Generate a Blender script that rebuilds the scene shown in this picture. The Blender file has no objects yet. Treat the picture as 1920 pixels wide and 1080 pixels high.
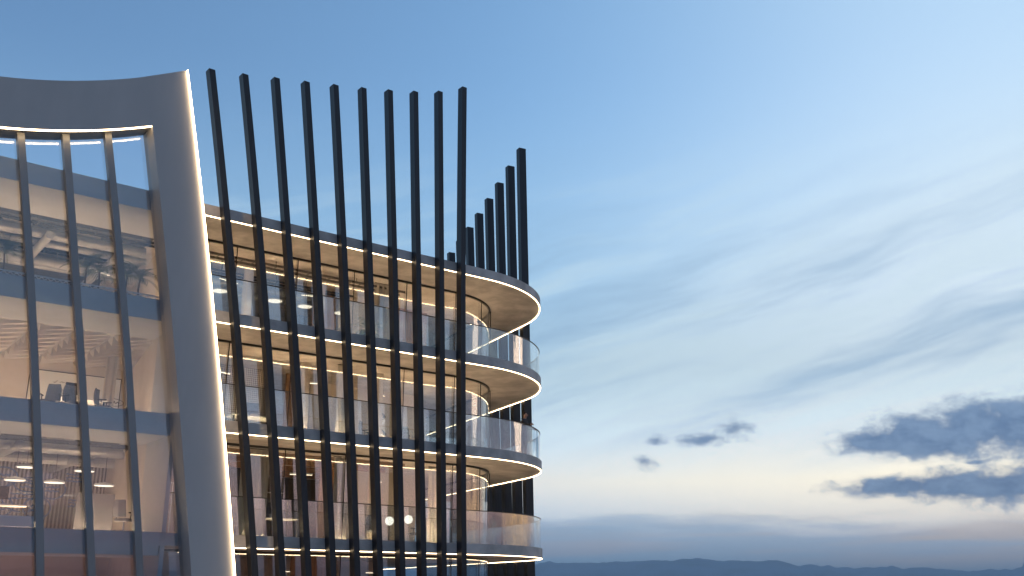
import bpy, bmesh, math, random
from mathutils import Vector, Matrix
random.seed(7)
R = math.radians
scene = bpy.context.scene
COL = scene.collection

# ------------------------------------------------------------------ camera
CZ = 8.2                                   # eye height above the ground sheet
PITCH = R(17.043)
F = 1866.667                               # focal length in photo pixels (35 mm on 36 mm)
cam_d = bpy.data.cameras.new('camera'); cam = bpy.data.objects.new('camera', cam_d)
COL.objects.link(cam); scene.camera = cam
cam_d.sensor_width = 36; cam_d.lens = 35; cam_d.clip_start = .1; cam_d.clip_end = 120000
cam.location = (0, 0, CZ); cam.rotation_euler = (math.pi/2 + PITCH, 0, 0)

# ------------------------------------------------------------------ render settings
scene.render.engine = 'CYCLES'
cy = scene.cycles
cy.use_denoising = True
cy.max_bounces = 8; cy.diffuse_bounces = 4; cy.glossy_bounces = 4
cy.transparent_max_bounces = 24; cy.transmission_bounces = 4; cy.volume_bounces = 0
cy.caustics_reflective = False; cy.caustics_refractive = False
cy.sample_clamp_indirect = 4.0
vs = scene.view_settings
vs.view_transform = 'Standard'; vs.look = 'None'; vs.exposure = 0; vs.gamma = 1
vs.use_curve_mapping = False

# ------------------------------------------------------------------ world sky
SUN_AZ = R(66)           # clockwise from the view direction (+Y): low sun to the right
SUN_EL = R(12.0)
world = bpy.data.worlds.new('World'); scene.world = world; world.use_nodes = True
wn = world.node_tree; wn.nodes.clear()
def N(tree, kind, **kw):
    n = tree.nodes.new(kind)
    for k, v in kw.items(): setattr(n, k, v)
    return n
class G:
    """small helper to write shader maths"""
    def __init__(s, tree): s.t = tree
    def _in(s, sock, v):
        if hasattr(v, 'is_linked') or isinstance(v, bpy.types.NodeSocket): s.t.links.new(v, sock)
        else:
            if sock.type == 'RGBA' and hasattr(v, '__len__') and len(v) == 3: v = (*v, 1)
            sock.default_value = v
    def m(s, op, a, b=0.0, c=0.0, clamp=False):
        n = N(s.t, 'ShaderNodeMath', operation=op, use_clamp=clamp)
        s._in(n.inputs[0], a); s._in(n.inputs[1], b); s._in(n.inputs[2], c)
        return n.outputs[0]
    def vm(s, op, a, b=(0, 0, 0)):
        n = N(s.t, 'ShaderNodeVectorMath', operation=op)
        s._in(n.inputs[0], a); s._in(n.inputs[1], b)
        return n.outputs['Value'] if op in ('DOT_PRODUCT', 'LENGTH') else n.outputs[0]
    def sep(s, v):
        n = N(s.t, 'ShaderNodeSeparateXYZ'); s._in(n.inputs[0], v); return n.outputs
    def comb(s, x, y, z=0.0):
        n = N(s.t, 'ShaderNodeCombineXYZ')
        for i, q in enumerate((x, y, z)): s._in(n.inputs[i], q)
        return n.outputs[0]
    def step(s, v, a, b, lo=0.0, hi=1.0):
        n = N(s.t, 'ShaderNodeMapRange', interpolation_type='SMOOTHSTEP')
        s._in(n.inputs[0], v); s._in(n.inputs[1], a); s._in(n.inputs[2], b); s._in(n.inputs[3], lo); s._in(n.inputs[4], hi)
        return n.outputs[0]
    def mix(s, f, a, b, mode='MIX'):
        n = N(s.t, 'ShaderNodeMix', data_type='RGBA', blend_type=mode)
        s._in(n.inputs[0], f); s._in(n.inputs[6], a); s._in(n.inputs[7], b); return n.outputs[2]
    def noise(s, v, scale, detail=5.0, rough=.55, dist=0.0):
        n = N(s.t, 'ShaderNodeTexNoise'); s._in(n.inputs['Vector'], v)
        n.inputs['Scale'].default_value = scale; n.inputs['Detail'].default_value = detail
        n.inputs['Roughness'].default_value = rough; n.inputs['Distortion'].default_value = dist
        return n.outputs['Fac']
    def ramp(s, v, stops):
        n = N(s.t, 'ShaderNodeValToRGB'); s._in(n.inputs[0], v)
        el = n.color_ramp.elements
        while len(el) < len(stops): el.new(.5)
        for e, (p, c) in zip(el, stops): e.position = p; e.color = (*c, 1)
        return n.outputs[0]
def srgb(r, g, b):
    f = lambda c: c/12.92 if c <= .04045 else ((c+.055)/1.055)**2.4
    return tuple(f(x/255) for x in (r, g, b))
g = G(wn)

def pix_ray(px, py):
    X = (px-960)/F; Y = (540-py)/F
    return Vector((X, math.cos(PITCH)-Y*math.sin(PITCH), math.sin(PITCH)+Y*math.cos(PITCH))).normalized()
def azel(px, py):
    d = pix_ray(px, py)
    return math.degrees(math.atan2(d.x, d.y)), math.degrees(math.asin(d.z))
sky = N(wn, 'ShaderNodeTexSky', sky_type='NISHITA', sun_disc=False)
sky.sun_elevation = SUN_EL; sky.sun_rotation = SUN_AZ
sky.altitude = 300; sky.air_density = 1.0; sky.dust_density = 1.0; sky.ozone_density = 1.5
tc = N(wn, 'ShaderNodeTexCoord').outputs['Generated']
dx, dy, dz = g.sep(tc)
az = g.m('MULTIPLY', g.m('ARCTAN2', dx, dy), 57.2958)
el = g.m('MULTIPLY', g.m('ARCSINE', dz), 57.2958)
elc = g.m('MAXIMUM', el, 0.0)
# clear air: the physical sky, graded towards the photograph's blue
# angle from the sunset
cosd = g.m('COSINE', g.m('SUBTRACT', g.m('MULTIPLY', az, 1/57.2958), SUN_AZ))
dist = g.m('MULTIPLY', g.m('ARCCOSINE', cosd), 57.2958)     # degrees of azimuth away from the sunset
tint = g.mix(g.step(dist, 106.0, 59.0), (.15*.98, .15*1.26, .15*1.58), (.15*1.42, .15*1.76, .15*2.0))
clear = g.mix(1.0, sky.outputs[0], tint, 'MULTIPLY')
# thin high veil that whitens the sky low down and towards the sunset
t = g.m('DIVIDE', elc, 40.0)
veil_l = g.ramp(t, [(0, srgb(140,166,203)), (.06, srgb(146,172,206)), (.11, srgb(190,202,212)), (.15, srgb(216,216,210)), (.20, srgb(196,214,226)), (.28, srgb(187,217,236)), (.40, srgb(172,211,238)), (1, srgb(150,200,236))])
veil_r = g.ramp(t, [(0, srgb(158,170,196)), (.05, srgb(178,184,200)), (.10, srgb(234,224,206)), (.15, srgb(255,243,214)), (.21, srgb(228,233,232)), (.28, srgb(228,244,252)), (.40, srgb(232,250,264)), (1, srgb(190,226,250))])
inview = g.step(az, -8.0, 27.0)
veil = g.mix(inview, veil_l, veil_r)
# far round to the sunset side the veil turns pink and orange
veil_s = g.ramp(t, [(0, srgb(196,136,128)), (.05, srgb(232,166,140)), (.11, srgb(226,180,166)), (.20, srgb(184,178,192)), (.32, srgb(166,180,204)), (.55, srgb(158,180,210)), (1, srgb(148,174,210))])
veil = g.mix(g.m('MAXIMUM', g.step(az, 28.0, 60.0), g.step(az, -110.0, -170.0)), veil, veil_s)
amt = g.m('ADD', g.step(el, 30.0, 9.0, .12, .95), g.m('MULTIPLY', g.step(dist, 73.0, 30.0), .60), clamp=True)
base = g.mix(amt, clear, veil)
# wind-drawn streaks, tilted up to the right
th = R(13)
sx = g.m('ADD', g.m('MULTIPLY', az, math.cos(th)), g.m('MULTIPLY', el, math.sin(th)))
sy = g.m('SUBTRACT', g.m('MULTIPLY', el, math.cos(th)), g.m('MULTIPLY', az, math.sin(th)))
wob = g.m('MULTIPLY', g.m('SUBTRACT', g.noise(g.comb(g.m('MULTIPLY', sx, .10), g.m('MULTIPLY', sy, .16)), 1.0, 1), .5), 1.8)
st = g.noise(g.comb(g.m('MULTIPLY', sx, .045), g.m('MULTIPLY', g.m('ADD', sy, wob), .34), 3.1), 1.0, 4, .6)
fib = g.noise(g.comb(g.m('MULTIPLY', sx, .16), g.m('MULTIPLY', g.m('ADD', sy, wob), 1.5), 9.0), 1.0, 3, .6)
stm = g.step(g.m('ADD', g.m('MULTIPLY', st, .85), g.m('MULTIPLY', fib, .15)), .42, .74)
win = g.m('MULTIPLY', g.step(el, 5.0, 10.0), g.step(el, 27.0, 13.5))
grey = g.mix(g.step(dist, 38.0, 10.0), srgb(146,182,216), srgb(150,160,190))
base = g.mix(g.m('MULTIPLY', g.m('MULTIPLY', stm, win), .8), base, grey)
lt = g.step(g.m('ADD', g.m('MULTIPLY', st, -.7), g.m('MULTIPLY', fib, .3)), -.23, -.08)
base = g.mix(g.m('MULTIPLY', g.m('MULTIPLY', lt, win), .5), base, srgb(216,238,248))
# extra light low down, where the air in front takes some of it away again
gain = g.step(el, 13.0, 2.5, 1.0, 2.0)
base = g.mix(1.0, base, g.comb(gain, gain, gain), 'MULTIPLY')
glow = g.m('MULTIPLY', g.step(dist, 30.0, 5.0), g.step(el, 8.5, 2.0))
base = g.mix(glow, base, (3.8, 2.2, .85))
# flat grey-blue bank just above the hills
edge = g.m('ADD', g.m('MULTIPLY', g.m('SUBTRACT', g.noise(g.comb(g.m('MULTIPLY', az, .10), g.m('MULTIPLY', el, .7), 5.0), 1.0, 4, .6), .5), 5.5), el)
bank = g.m('MULTIPLY', g.step(edge, 4.6, 2.6), g.step(el, -1.0, 0.4))
bcol = g.mix(inview, srgb(166,206,238), srgb(208,224,242))
bcol = g.mix(g.step(az, 28.0, 60.0), bcol, srgb(214,150,134))
lay = g.noise(g.comb(g.m('MULTIPLY', az, .05), g.m('MULTIPLY', el, 1.1), 12.0), 1.0, 4, .6)
bcol = g.mix(g.step(lay, .40, .60), bcol, g.mix(inview, srgb(196,205,220), srgb(250,226,205)))
base = g.mix(g.m('MULTIPLY', bank, g.m('SUBTRACT', .80, g.m('MULTIPLY', glow, .5))), base, bcol)
# ragged dark cumulus
nv = g.comb(az, el, 1.7)
n1 = g.noise(g.comb(g.m('MULTIPLY', az, .75), g.m('MULTIPLY', el, 1.15), 2.0), 1.0, 6, .62, .1)
n2 = g.noise(g.comb(g.m('MULTIPLY', az, .30), g.m('MULTIPLY', el, .45), 7.0), 1.0, 2, .6)
wx = g.m('MULTIPLY', g.m('SUBTRACT', n2, .5), 1.6)
PPD = F*math.pi/180
ell = [(1655,828,70,20),(1720,812,62,34),(1770,832,90,22),(1830,800,66,38),(1915,800,90,42),
       (1690,912,90,15),(1790,912,80,22),(1890,908,120,28),(1836,863,50,8),
       (1374,806,62,38),(1318,826,80,20),(1214,862,44,28),(1232,825,36,18)]
blobs = []
for x, y, rx, ry in ell:
    a, e = azel(x, y); blobs.append((a, e, rx/PPD*1.3, ry/PPD*1.25, 1.25 if x > 1500 and ry > 8 else .6))
rs = random.Random(3)
for k in range(9):                                   # the same kind of cloud goes on round the horizon
    a = 38 + k*32 + rs.uniform(-5, 5); a = a if a <= 180 else a-360
    if -34 < a < 34: continue
    e = rs.uniform(5.5, 11)
    blobs.append((a, e, rs.uniform(3, 6), rs.uniform(.7, 1.3), 1.1))
best = None
pv = g.comb(g.m('ADD', az, wx), g.m('ADD', el, g.m('MULTIPLY', wx, .35)), 0.0)
for a, e, rx, ry, pk in blobs:
    d = g.vm('LENGTH', g.vm('MULTIPLY', g.vm('SUBTRACT', pv, (a, e, 0)), (1/rx, 1/ry, 0)))
    q = g.m('SUBTRACT', pk, d)
    best = q if best is None else g.m('SMOOTH_MAX', best, q, .25)
cum = g.step(g.m('ADD', best, g.m('MULTIPLY', g.m('SUBTRACT', n1, .5), 1.75)), -.02, .78)
ccol = g.mix(g.step(g.m('ADD', n1, g.m('MULTIPLY', n2, .35)), .50, .85), srgb(94,124,166), srgb(130,158,194))
ccol = g.mix(g.step(dist, 34.0, 8.0), ccol, srgb(196,134,120))
base = g.mix(g.m('MULTIPLY', cum, .96), base, ccol)
# below the horizon: dull far ground
base = g.mix(g.step(el, 0.0, -1.5), base, srgb(92,104,124))
bg = N(wn, 'ShaderNodeBackground'); wo = N(wn, 'ShaderNodeOutputWorld')
bg.inputs['Strength'].default_value = 1.0            # the physical sky itself comes in at .15
wn.links.new(base, bg.inputs[0]); wn.links.new(bg.outputs[0], wo.inputs[0])
world.cycles.sampling_method = 'MANUAL'; world.cycles.sample_map_resolution = 1024

sun_d = bpy.data.lights.new('sun', 'SUN'); sun = bpy.data.objects.new('sun', sun_d); COL.objects.link(sun)
sun_d.energy = .12; sun_d.angle = R(12); sun_d.color = (1, .72, .5)
sdir = Vector((math.sin(SUN_AZ)*math.cos(SUN_EL), math.cos(SUN_AZ)*math.cos(SUN_EL), math.sin(SUN_EL)))
sun.rotation_euler = sdir.to_track_quat('Z', 'Y').to_euler()

# ------------------------------------------------------------------ building frame of reference
# u runs along the front facade from the rounded corner towards the viewer's left, v runs into the building,
# z is the height above the eye.  Everything of the building is built in local axes (-u, v, z).
OX, OY = 2.60658, 37.94073
UX, UY = -.793364, -.608748
VX, VY = -.608748, .793364
ROT = math.atan2(.608748, .793364)
def W(u, v, z): return Vector((OX+UX*u+VX*v, OY+UY*u+VY*v, z+CZ))
def at_v(px, py, v):
    d = pix_ray(px, py); t = ((OX*VX+OY*VY)+v)/(d.x*VX+d.y*VY); p = d*t
    return ((p.x-OX)*UX+(p.y-OY)*UY, p.z)
def at_z(px, py, z):
    d = pix_ray(px, py); p = d*(z/d.z)
    return ((p.x-OX)*UX+(p.y-OY)*UY, (p.x-OX)*VX+(p.y-OY)*VY)
L = lambda u, v, z: Vector((-u, v, z))
SB = {k: 1.2655+3.3*k for k in range(-2, 4)}      # underside of slab k
TH = .35
FL = {k: SB[k]+TH for k in SB}                    # floor level on slab k
RAD = 5.35; TAN = 4.452                            # corner radius, tangent length
BU, BV = -.181547, .983382                        # direction of the rear edge in (u, v)
CU, CV = TAN, RAD                                 # centre of the corner
A0 = -math.pi/2                                   # arc start (front tangent) measured in the (-u, v) plane
TURN = R(180-100.46)

# ------------------------------------------------------------------ materials
MATS = {}
def mat(name, col, rough=.6, metal=0.0, var=0.0, scale=4.0, bump=0.0, stretch=(1, 1, 1), spec=.5, coords='Object'):
    if name in MATS: return MATS[name]
    m = bpy.data.materials.new(name); m.use_nodes = True; t = m.node_tree; gg = G(t)
    b = t.nodes['Principled BSDF']
    b.inputs['Roughness'].default_value = rough; b.inputs['Metallic'].default_value = metal
    b.inputs['Specular IOR Level'].default_value = spec
    b.inputs['Base Color'].default_value = (*col, 1)
    if var or bump:
        co = N(t, 'ShaderNodeTexCoord').outputs[coords]
        co = gg.vm('MULTIPLY', co, stretch)
        n = gg.noise(co, scale, 5, .6)
        if var:
            lo = tuple(c*(1-var) for c in col); hi = tuple(min(1, c*(1+var)) for c in col)
            t.links.new(gg.mix(gg.step(n, .3, .7), lo, hi), b.inputs['Base Color'])
            t.links.new(gg.m('ADD', gg.m('MULTIPLY', n, .25), rough-.12), b.inputs['Roughness'])
        if bump:
            bp = N(t, 'ShaderNodeBump'); bp.inputs['Strength'].default_value = bump; bp.inputs['Distance'].default_value = .02
            t.links.new(n, bp.inputs['Height']); t.links.new(bp.outputs[0], b.inputs['Normal'])
    MATS[name] = m; return m
def emit(name, col, strength):
    if name in MATS: return MATS[name]
    m = bpy.data.materials.new(name); m.use_nodes = True; t = m.node_tree; t.nodes.clear()
    e = N(t, 'ShaderNodeEmission'); e.inputs[0].default_value = (*col, 1); e.inputs[1].default_value = strength
    o = N(t, 'ShaderNodeOutputMaterial'); t.links.new(e.outputs[0], o.inputs[0]); MATS[name] = m; return m
def glass(name, f0, tint=(1, 1, 1), wave=0.0, wscale=(1, 1, 1), rough=0.0, gcol=(1, 1, 1)):
    m = bpy.data.materials.new(name); m.use_nodes = True; t = m.node_tree; t.nodes.clear(); gg = G(t)
    tr = N(t, 'ShaderNodeBsdfTransparent'); tr.inputs[0].default_value = (*tint, 1)
    gl = N(t, 'ShaderNodeBsdfGlossy'); gl.inputs['Roughness'].default_value = rough; gl.inputs[0].default_value = (*gcol, 1)
    lw = N(t, 'ShaderNodeLayerWeight'); lw.inputs['Blend'].default_value = .5
    if wave:
        co = gg.vm('MULTIPLY', N(t, 'ShaderNodeTexCoord').outputs['Object'], wscale)
        bp = N(t, 'ShaderNodeBump'); bp.inputs['Strength'].default_value = wave; bp.inputs['Distance'].default_value = .02
        t.links.new(gg.noise(co, 1.0, 3, .55), bp.inputs['Height']); t.links.new(bp.outputs[0], gl.inputs['Normal'])
    fac = gg.m('ADD', gg.m('MULTIPLY', gg.m('POWER', lw.outputs['Facing'], 5.0), 1-f0), f0, clamp=True)
    mx = N(t, 'ShaderNodeMixShader'); t.links.new(fac, mx.inputs[0]); t.links.new(tr.outputs[0], mx.inputs[1]); t.links.new(gl.outputs[0], mx.inputs[2])
    o = N(t, 'ShaderNodeOutputMaterial'); t.links.new(mx.outputs[0], o.inputs[0]); MATS[name] = m; return m
M_conc = mat('fair_faced_concrete', (.50, .455, .425), .75, var=.24, scale=1.1, bump=.25)
M_fin = mat('dark_anodised_fin', (.019, .021, .027), .42, metal=.0, var=.25, scale=2.0, stretch=(6, 6, .4), spec=.35)
M_white = mat('satin_light_grey_cladding', (.45, .425, .41), .42, var=.06, scale=.8, stretch=(1, 1, .3))
M_mull = mat('grey_mullion_paint', (.25, .245, .245), .38, metal=.2, var=.08, scale=2, stretch=(1, 1, .3))
M_dark = mat('dark_frame', (.035, .032, .03), .4, metal=.3)
M_steel = mat('brushed_steel', (.45, .44, .42), .3, metal=.9, var=.1, scale=3, stretch=(8, 8, .5))
M_floor = mat('pale_oak_floor', (.34, .26, .19), .5, var=.2, scale=3, stretch=(.6, 4, 1))
M_wall = mat('warm_plaster', (.62, .54, .46), .8, var=.06, scale=1.2)
M_wood = mat('walnut_panel', (.27, .15, .075), .5, var=.3, scale=2.2, stretch=(5, 5, .35))
M_ceil = mat('pale_ceiling_board', (.60, .54, .49), .8, var=.05, scale=1.5)
M_duct = mat('galvanised_duct', (.42, .41, .40), .45, metal=.5, var=.12, scale=3)
M_bulk = mat('grey_bulkhead', (.52, .50, .48), .6, var=.06, scale=1.0)
M_gf = glass('facade_glass', .15, (.93, .95, .96), .10, (1.2, 1.2, .16))
M_gc = glass('curtain_glass', .085, (.90, .93, .97), .02, (.6, .6, .2))
M_gb = glass('balustrade_glass', .17, (.93, .97, .98), .30, (1.6, 1.6, .30))
LED = emit('warm_led', (1, .74, .44), 9.5)
LEDC = emit('warm_led_column', (1, .74, .44), 13.0)

# ------------------------------------------------------------------ mesh helpers
def link(name, bm, m, parent=None, smooth=False):
    me = bpy.data.meshes.new(name); bmesh.ops.recalc_face_normals(bm, faces=bm.faces); bm.to_mesh(me); bm.free()
    if smooth:
        for p in me.polygons: p.use_smooth = True
    o = bpy.data.objects.new(name, me); COL.objects.link(o)
    if m: me.materials.append(m)
    if parent: o.parent = parent
    return o
def prism(bm, pts, z0, z1):
    """closed plan polygon in local (x, y) extruded in z"""
    a = [bm.verts.new((p[0], p[1], z0)) for p in pts]; b = [bm.verts.new((p[0], p[1], z1)) for p in pts]
    bm.faces.new(a); bm.faces.new(b); n = len(pts)
    for i in range(n): bm.faces.new((a[i], a[(i+1) % n], b[(i+1) % n], b[i]))
def box(bm, x0, x1, y0, y1, z0, z1): prism(bm, [(x0, y0), (x1, y0), (x1, y1), (x0, y1)], z0, z1)
def ubox(bm, u0, u1, v0, v1, z0, z1): box(bm, -max(u0, u1), -min(u0, u1), v0, v1, z0, z1)
def sweep(bm, path, sec, closed=False):
    """quad section (list of (offset-normal, z)) swept along a plan path of (point, normal)"""
    rings = [[bm.verts.new((p[0]+n[0]*o, p[1]+n[1]*o, z)) for o, z in sec] for p, n in path]
    k = len(sec)
    for i in range(len(rings)-1):
        for j in range(k): bm.faces.new((rings[i][j], rings[i+1][j], rings[i+1][(j+1) % k], rings[i][(j+1) % k]))
    bm.faces.new(rings[0]); bm.faces.new(rings[-1])
def loft(bm, rings, cap=True):
    vs_ = [[bm.verts.new(p) for p in r] for r in rings]; k = len(rings[0])
    for i in range(len(vs_)-1):
        for j in range(k): bm.faces.new((vs_[i][j], vs_[i+1][j], vs_[i+1][(j+1) % k], vs_[i][(j+1) % k]))
    if cap: bm.faces.new(vs_[0]); bm.faces.new(vs_[-1])
def tube(bm, a, b, r0, r1=None, n=8):
    a = Vector(a); b = Vector(b); r1 = r0 if r1 is None else r1
    d = (b-a).normalized(); q = d.to_track_quat('Z', 'Y')
    f = lambda c, r: [c+q @ Vector((r*math.cos(2*math.pi*i/n), r*math.sin(2*math.pi*i/n), 0)) for i in range(n)]
    loft(bm, [f(a, r0), f(b, r1)])
def lathe(bm, prof, n=20, c=(0, 0)):
    loft(bm, [[(c[0]+r*math.cos(2*math.pi*i/n), c[1]+r*math.sin(2*math.pi*i/n), z) for i in range(n)] for r, z in prof])
def new(): return bmesh.new()
def thing(name, label, cat, u, v, z, rot=0.0, group=None):
    o = bpy.data.objects.new(name, None); COL.objects.link(o)
    o.location = W(u, v, z); o.rotation_euler = (0, 0, ROT+rot); o.empty_display_size = .2
    o['label'] = label; o['category'] = cat
    if group: o['group'] = group
    return o
def dup(root, label, u, v, z, rot=0.0):
    r = root.copy(); COL.objects.link(r); r.location = W(u, v, z); r.rotation_euler = (0, 0, ROT+rot); r['label'] = label
    for ch in list(root.children):
        c = ch.copy(); COL.objects.link(c); c.parent = r
        for s_ in list(ch.children):
            d = s_.copy(); COL.objects.link(d); d.parent = c
    return r

# ------------------------------------------------------------------ ground and hills
bm = new(); bmesh.ops.create_circle(bm, cap_ends=True, radius=60000, segments=96)
o = link('ground', bm, mat('dry_grassland', (.17, .16, .12), .95, var=.4, scale=.004)); o['kind'] = 'structure'
ridge = [(1000,1060),(1029,1053),(1053,1056),(1103,1056),(1192,1052),(1259,1051),(1283,1047),(1311,1047),(1354,1052),(1383,1051),(1422,1054),(1455,1050),(1479,1056),(1498,1062),(1517,1057),(1551,1062),(1599,1066),(1671,1062),(1704,1066),(1728,1062),(1757,1067),(1815,1070),(1862,1068),(1920,1066)]
rg = [azel(*p) for p in ridge]
def ridge_el(a):
    if rg[0][0] <= a <= rg[-1][0]:
        for (a0, e0), (a1, e1) in zip(rg, rg[1:]):
            if a0 <= a <= a1: return e0+(e1-e0)*(a-a0)/(a1-a0)
    b = R(a)
    return 1.45+.35*math.sin(b*5+1)+.22*math.sin(b*13+.6)+.12*math.sin(b*29)+.07*math.sin(b*61+2)
from mathutils import noise as mnoise
bm = new(); grid = []
NA, NR = 2400, 26
for i in range(NA):
    a = -180+360*i/NA; e = ridge_el(a)+.10*mnoise.fractal(Vector((a*2.2, 3, 0)), 1, 2, 5); row = []
    for j in range(NR):
        f = j/(NR-1); r = 11000+f*9000
        prof = max(0, math.sin(math.pi*min(1, f/.9)))**1.8 if f < .9 else 0
        peak = math.tan(R(e))*(11000+.45*9000)
        x = r*math.sin(R(a)); y = r*math.cos(R(a))
        nz = mnoise.fractal(Vector((x/700, y/700, 0)), 1, 2, 6)
        hgt = peak*prof*(1+(.10 if abs(f-.45) > .12 else .035)*nz*(1 if f < .45 else .3))*(1-.14*max(0, f-.5))-25*(1-prof)
        row.append(bm.verts.new((x, y, CZ*prof+hgt)))
    grid.append(row)
for i in range(NA):
    for j in range(NR-1): bm.faces.new((grid[i][j], grid[(i+1) % NA][j], grid[(i+1) % NA][j+1], grid[i][j+1]))
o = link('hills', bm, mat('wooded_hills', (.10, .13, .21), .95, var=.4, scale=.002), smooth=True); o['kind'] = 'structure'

# ------------------------------------------------------------------ the office building
B = bpy.data.objects.new('office_building', None); COL.objects.link(B)
B.location = (OX, OY, CZ); B.rotation_euler = (0, 0, ROT)
B['label'] = 'modern office building with white portal frame, dark fins and rounded lit balconies'; B['category'] = 'building'
UEND = 31.0; VEND = 17.0
def edge_path(off, u_from=UEND, back=VEND, step=None, n=40):
    """outer edge of the plan moved inwards by off: list of (point, inward normal) in local (x, y)"""
    out = []
    pts_u = [u_from, TAN]
    for u in pts_u: out.append(((-u, off), (0, 1)))
    r = RAD-off
    for i in range(1, n+1):
        a = A0+TURN*i/n
        out.append(((-CU+r*math.cos(a), CV+r*math.sin(a)), (-math.cos(a), -math.sin(a))))
    p, nn = out[-1]
    out.append(((p[0]-BU*back, p[1]+BV*back), nn))
    return out
def plan_poly(off, back=VEND-4.4, u_from=UEND):
    p = [q for q, _ in edge_path(off, u_from, back)]
    return p+[(-u_from, p[-1][1])]
names = {-2: 'lowest', -1: 'ground floor', 0: 'first floor', 1: 'second floor', 2: 'third floor', 3: 'roof'}
slabs = {}
for k in range(-2, 4):
    bm = new(); prism(bm, plan_poly(0.0), SB[k], FL[k])
    s_ = link('roof_slab' if k == 3 else 'floor_slab', bm, M_conc, B)
    slabs[k] = s_
    if k >= -1:
        ustart = {3: 15.42, 2: 14.78, 1: 14.17, 0: 13.58, -1: 13.2}[k]
        bm = new(); sweep(bm, edge_path(.015, ustart), [(0, SB[k]-.026), (.026, SB[k]-.026), (.026, SB[k]-.003), (0, SB[k]-.003)])
        link('edge_light_strip', bm, LED, s_)
bm = new(); prism(bm, plan_poly(1.2), -CZ+.05, SB[-2]-.004); link('plinth', bm, M_conc, B)

UP = emit('added_floor_fill', (1, .76, .52), 7.0); FILL_B = emit('added_balcony_room_fill', (1, .68, .38), 150.0); FILL_PINK = emit('added_pink_room_fill', (1, .56, .44), 26.0); FILL_COVE = emit('added_cove_fill', (1, .70, .42), 12.0); FILL_R = emit('added_room_fill', (1, .68, .40), 95.0)  # added fill emitters, no such fittings seen; they brighten soffits and rooms
def fill_strip(parent, path, z, m, name='added_floor_fill', w=.05):
    bm = new(); sweep(bm, path, [(0, z+.004), (w, z+.004), (w, z+.016), (0, z+.016)]); return link(name, bm, m, parent)
# fins: boxes swept along a gentle curve, fanning out along the facade
def quad_fit(p0, p1, p2):
    (z0, a), (z1, b), (z2, c) = p0, p1, p2
    def f(z): return a*(z-z1)*(z-z2)/((z0-z1)*(z0-z2))+b*(z-z0)*(z-z2)/((z1-z0)*(z1-z2))+c*(z-z0)*(z-z1)/((z2-z0)*(z2-z1))
    return f
FW, FD = .20, .30
fins = [((15.638,15.947),14.500,12.862),((14.540,16.143),13.457,11.995),((13.456,16.375),12.468,11.149),((12.375,16.597),11.460,10.308),((11.294,16.833),10.454,9.473),
        ((10.202,17.076),9.482,8.654),((9.132,17.339),8.500,7.829),((8.064,17.632),7.534,7.019),((6.990,17.984),6.560,6.225),((5.898,18.523),5.627,5.424)]
for (ut, zt), u4, u1 in fins:
    f = quad_fit((1.255, u1), (11.06, u4), (zt, ut-FW)); rings = []
    for i in range(15):
        z = -5.0+(zt+5.0)*i/14; u = f(z)
        rings.append([L(u, -FD, z), L(u+FW, -FD, z), L(u+FW, -.004, z), L(u, -.004, z)])
    bm = new(); loft(bm, rings); link('fin', bm, M_fin, B)
# rear fins stand on the far edge, seen past the corner
def back_pt(s, off): # s along the rear edge from the corner point, off outwards
    nu, nv = -BV, BU      # outward normal in (u, v)
    return BU*s+nu*off, BV*s+nv*off
for i in range(13):
    st_ = 5.0+1.145*i; zt = 19.84-.455*i+.0105*i*i; sb = 4.366+.95*i
    rings = []
    for j in range(12):
        z = -5.0+(zt+5)*j/11
        q = (z-1.2)/(zt-1.2); s0 = sb+(st_-sb)*q
        rings.append([L(*back_pt(s0, .004), z), L(*back_pt(s0, .35), z), L(*back_pt(s0+.30, .35), z), L(*back_pt(s0+.30, .004), z)])
    bm = new(); loft(bm, rings); link('fin', bm, M_fin, B)

# ---- recessed glazing of the balcony side
GV = 2.10
def path_piece(off, s0, s1, seg=.35):
    """part of the offset edge between arc lengths s0..s1 measured from u = UEND"""
    P = edge_path(off, 15.5, VEND, n=60); acc = 0; out = []
    dist = [0]
    for (a, _), (b, _) in zip(P, P[1:]): dist.append(dist[-1]+math.hypot(b[0]-a[0], b[1]-a[1]))
    s1 = min(s1, dist[-1])
    def at(s):
        for i in range(len(P)-1):
            if s <= dist[i+1] or i == len(P)-2:
                f = (s-dist[i])/(dist[i+1]-dist[i]) if dist[i+1] > dist[i] else 0
                a, na = P[i]; b, nb = P[i+1]
                nx = na[0]+(nb[0]-na[0])*f; ny = na[1]+(nb[1]-na[1])*f; l = math.hypot(nx, ny)
                return ((a[0]+(b[0]-a[0])*f, a[1]+(b[1]-a[1])*f), (nx/l, ny/l))
    ks = [s0]+[d for d in dist if s0+1e-4 < d < s1-1e-4]+[s1]
    return [at(s) for s in ks]
def run_len(off): 
    P = edge_path(off, 15.5, VEND, n=60)
    return sum(math.hypot(b[0]-a[0], b[1]-a[1]) for (a, _), (b, _) in zip(P, P[1:]))
straight = 15.5-TAN
arc_g = (RAD-GV)*TURN
cuts_g = [straight*i/5 for i in range(6)]+[straight+arc_g*i/3 for i in (1, 2, 3)]+[straight+arc_g+3.0*i for i in (1, 2, 3)]
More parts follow.
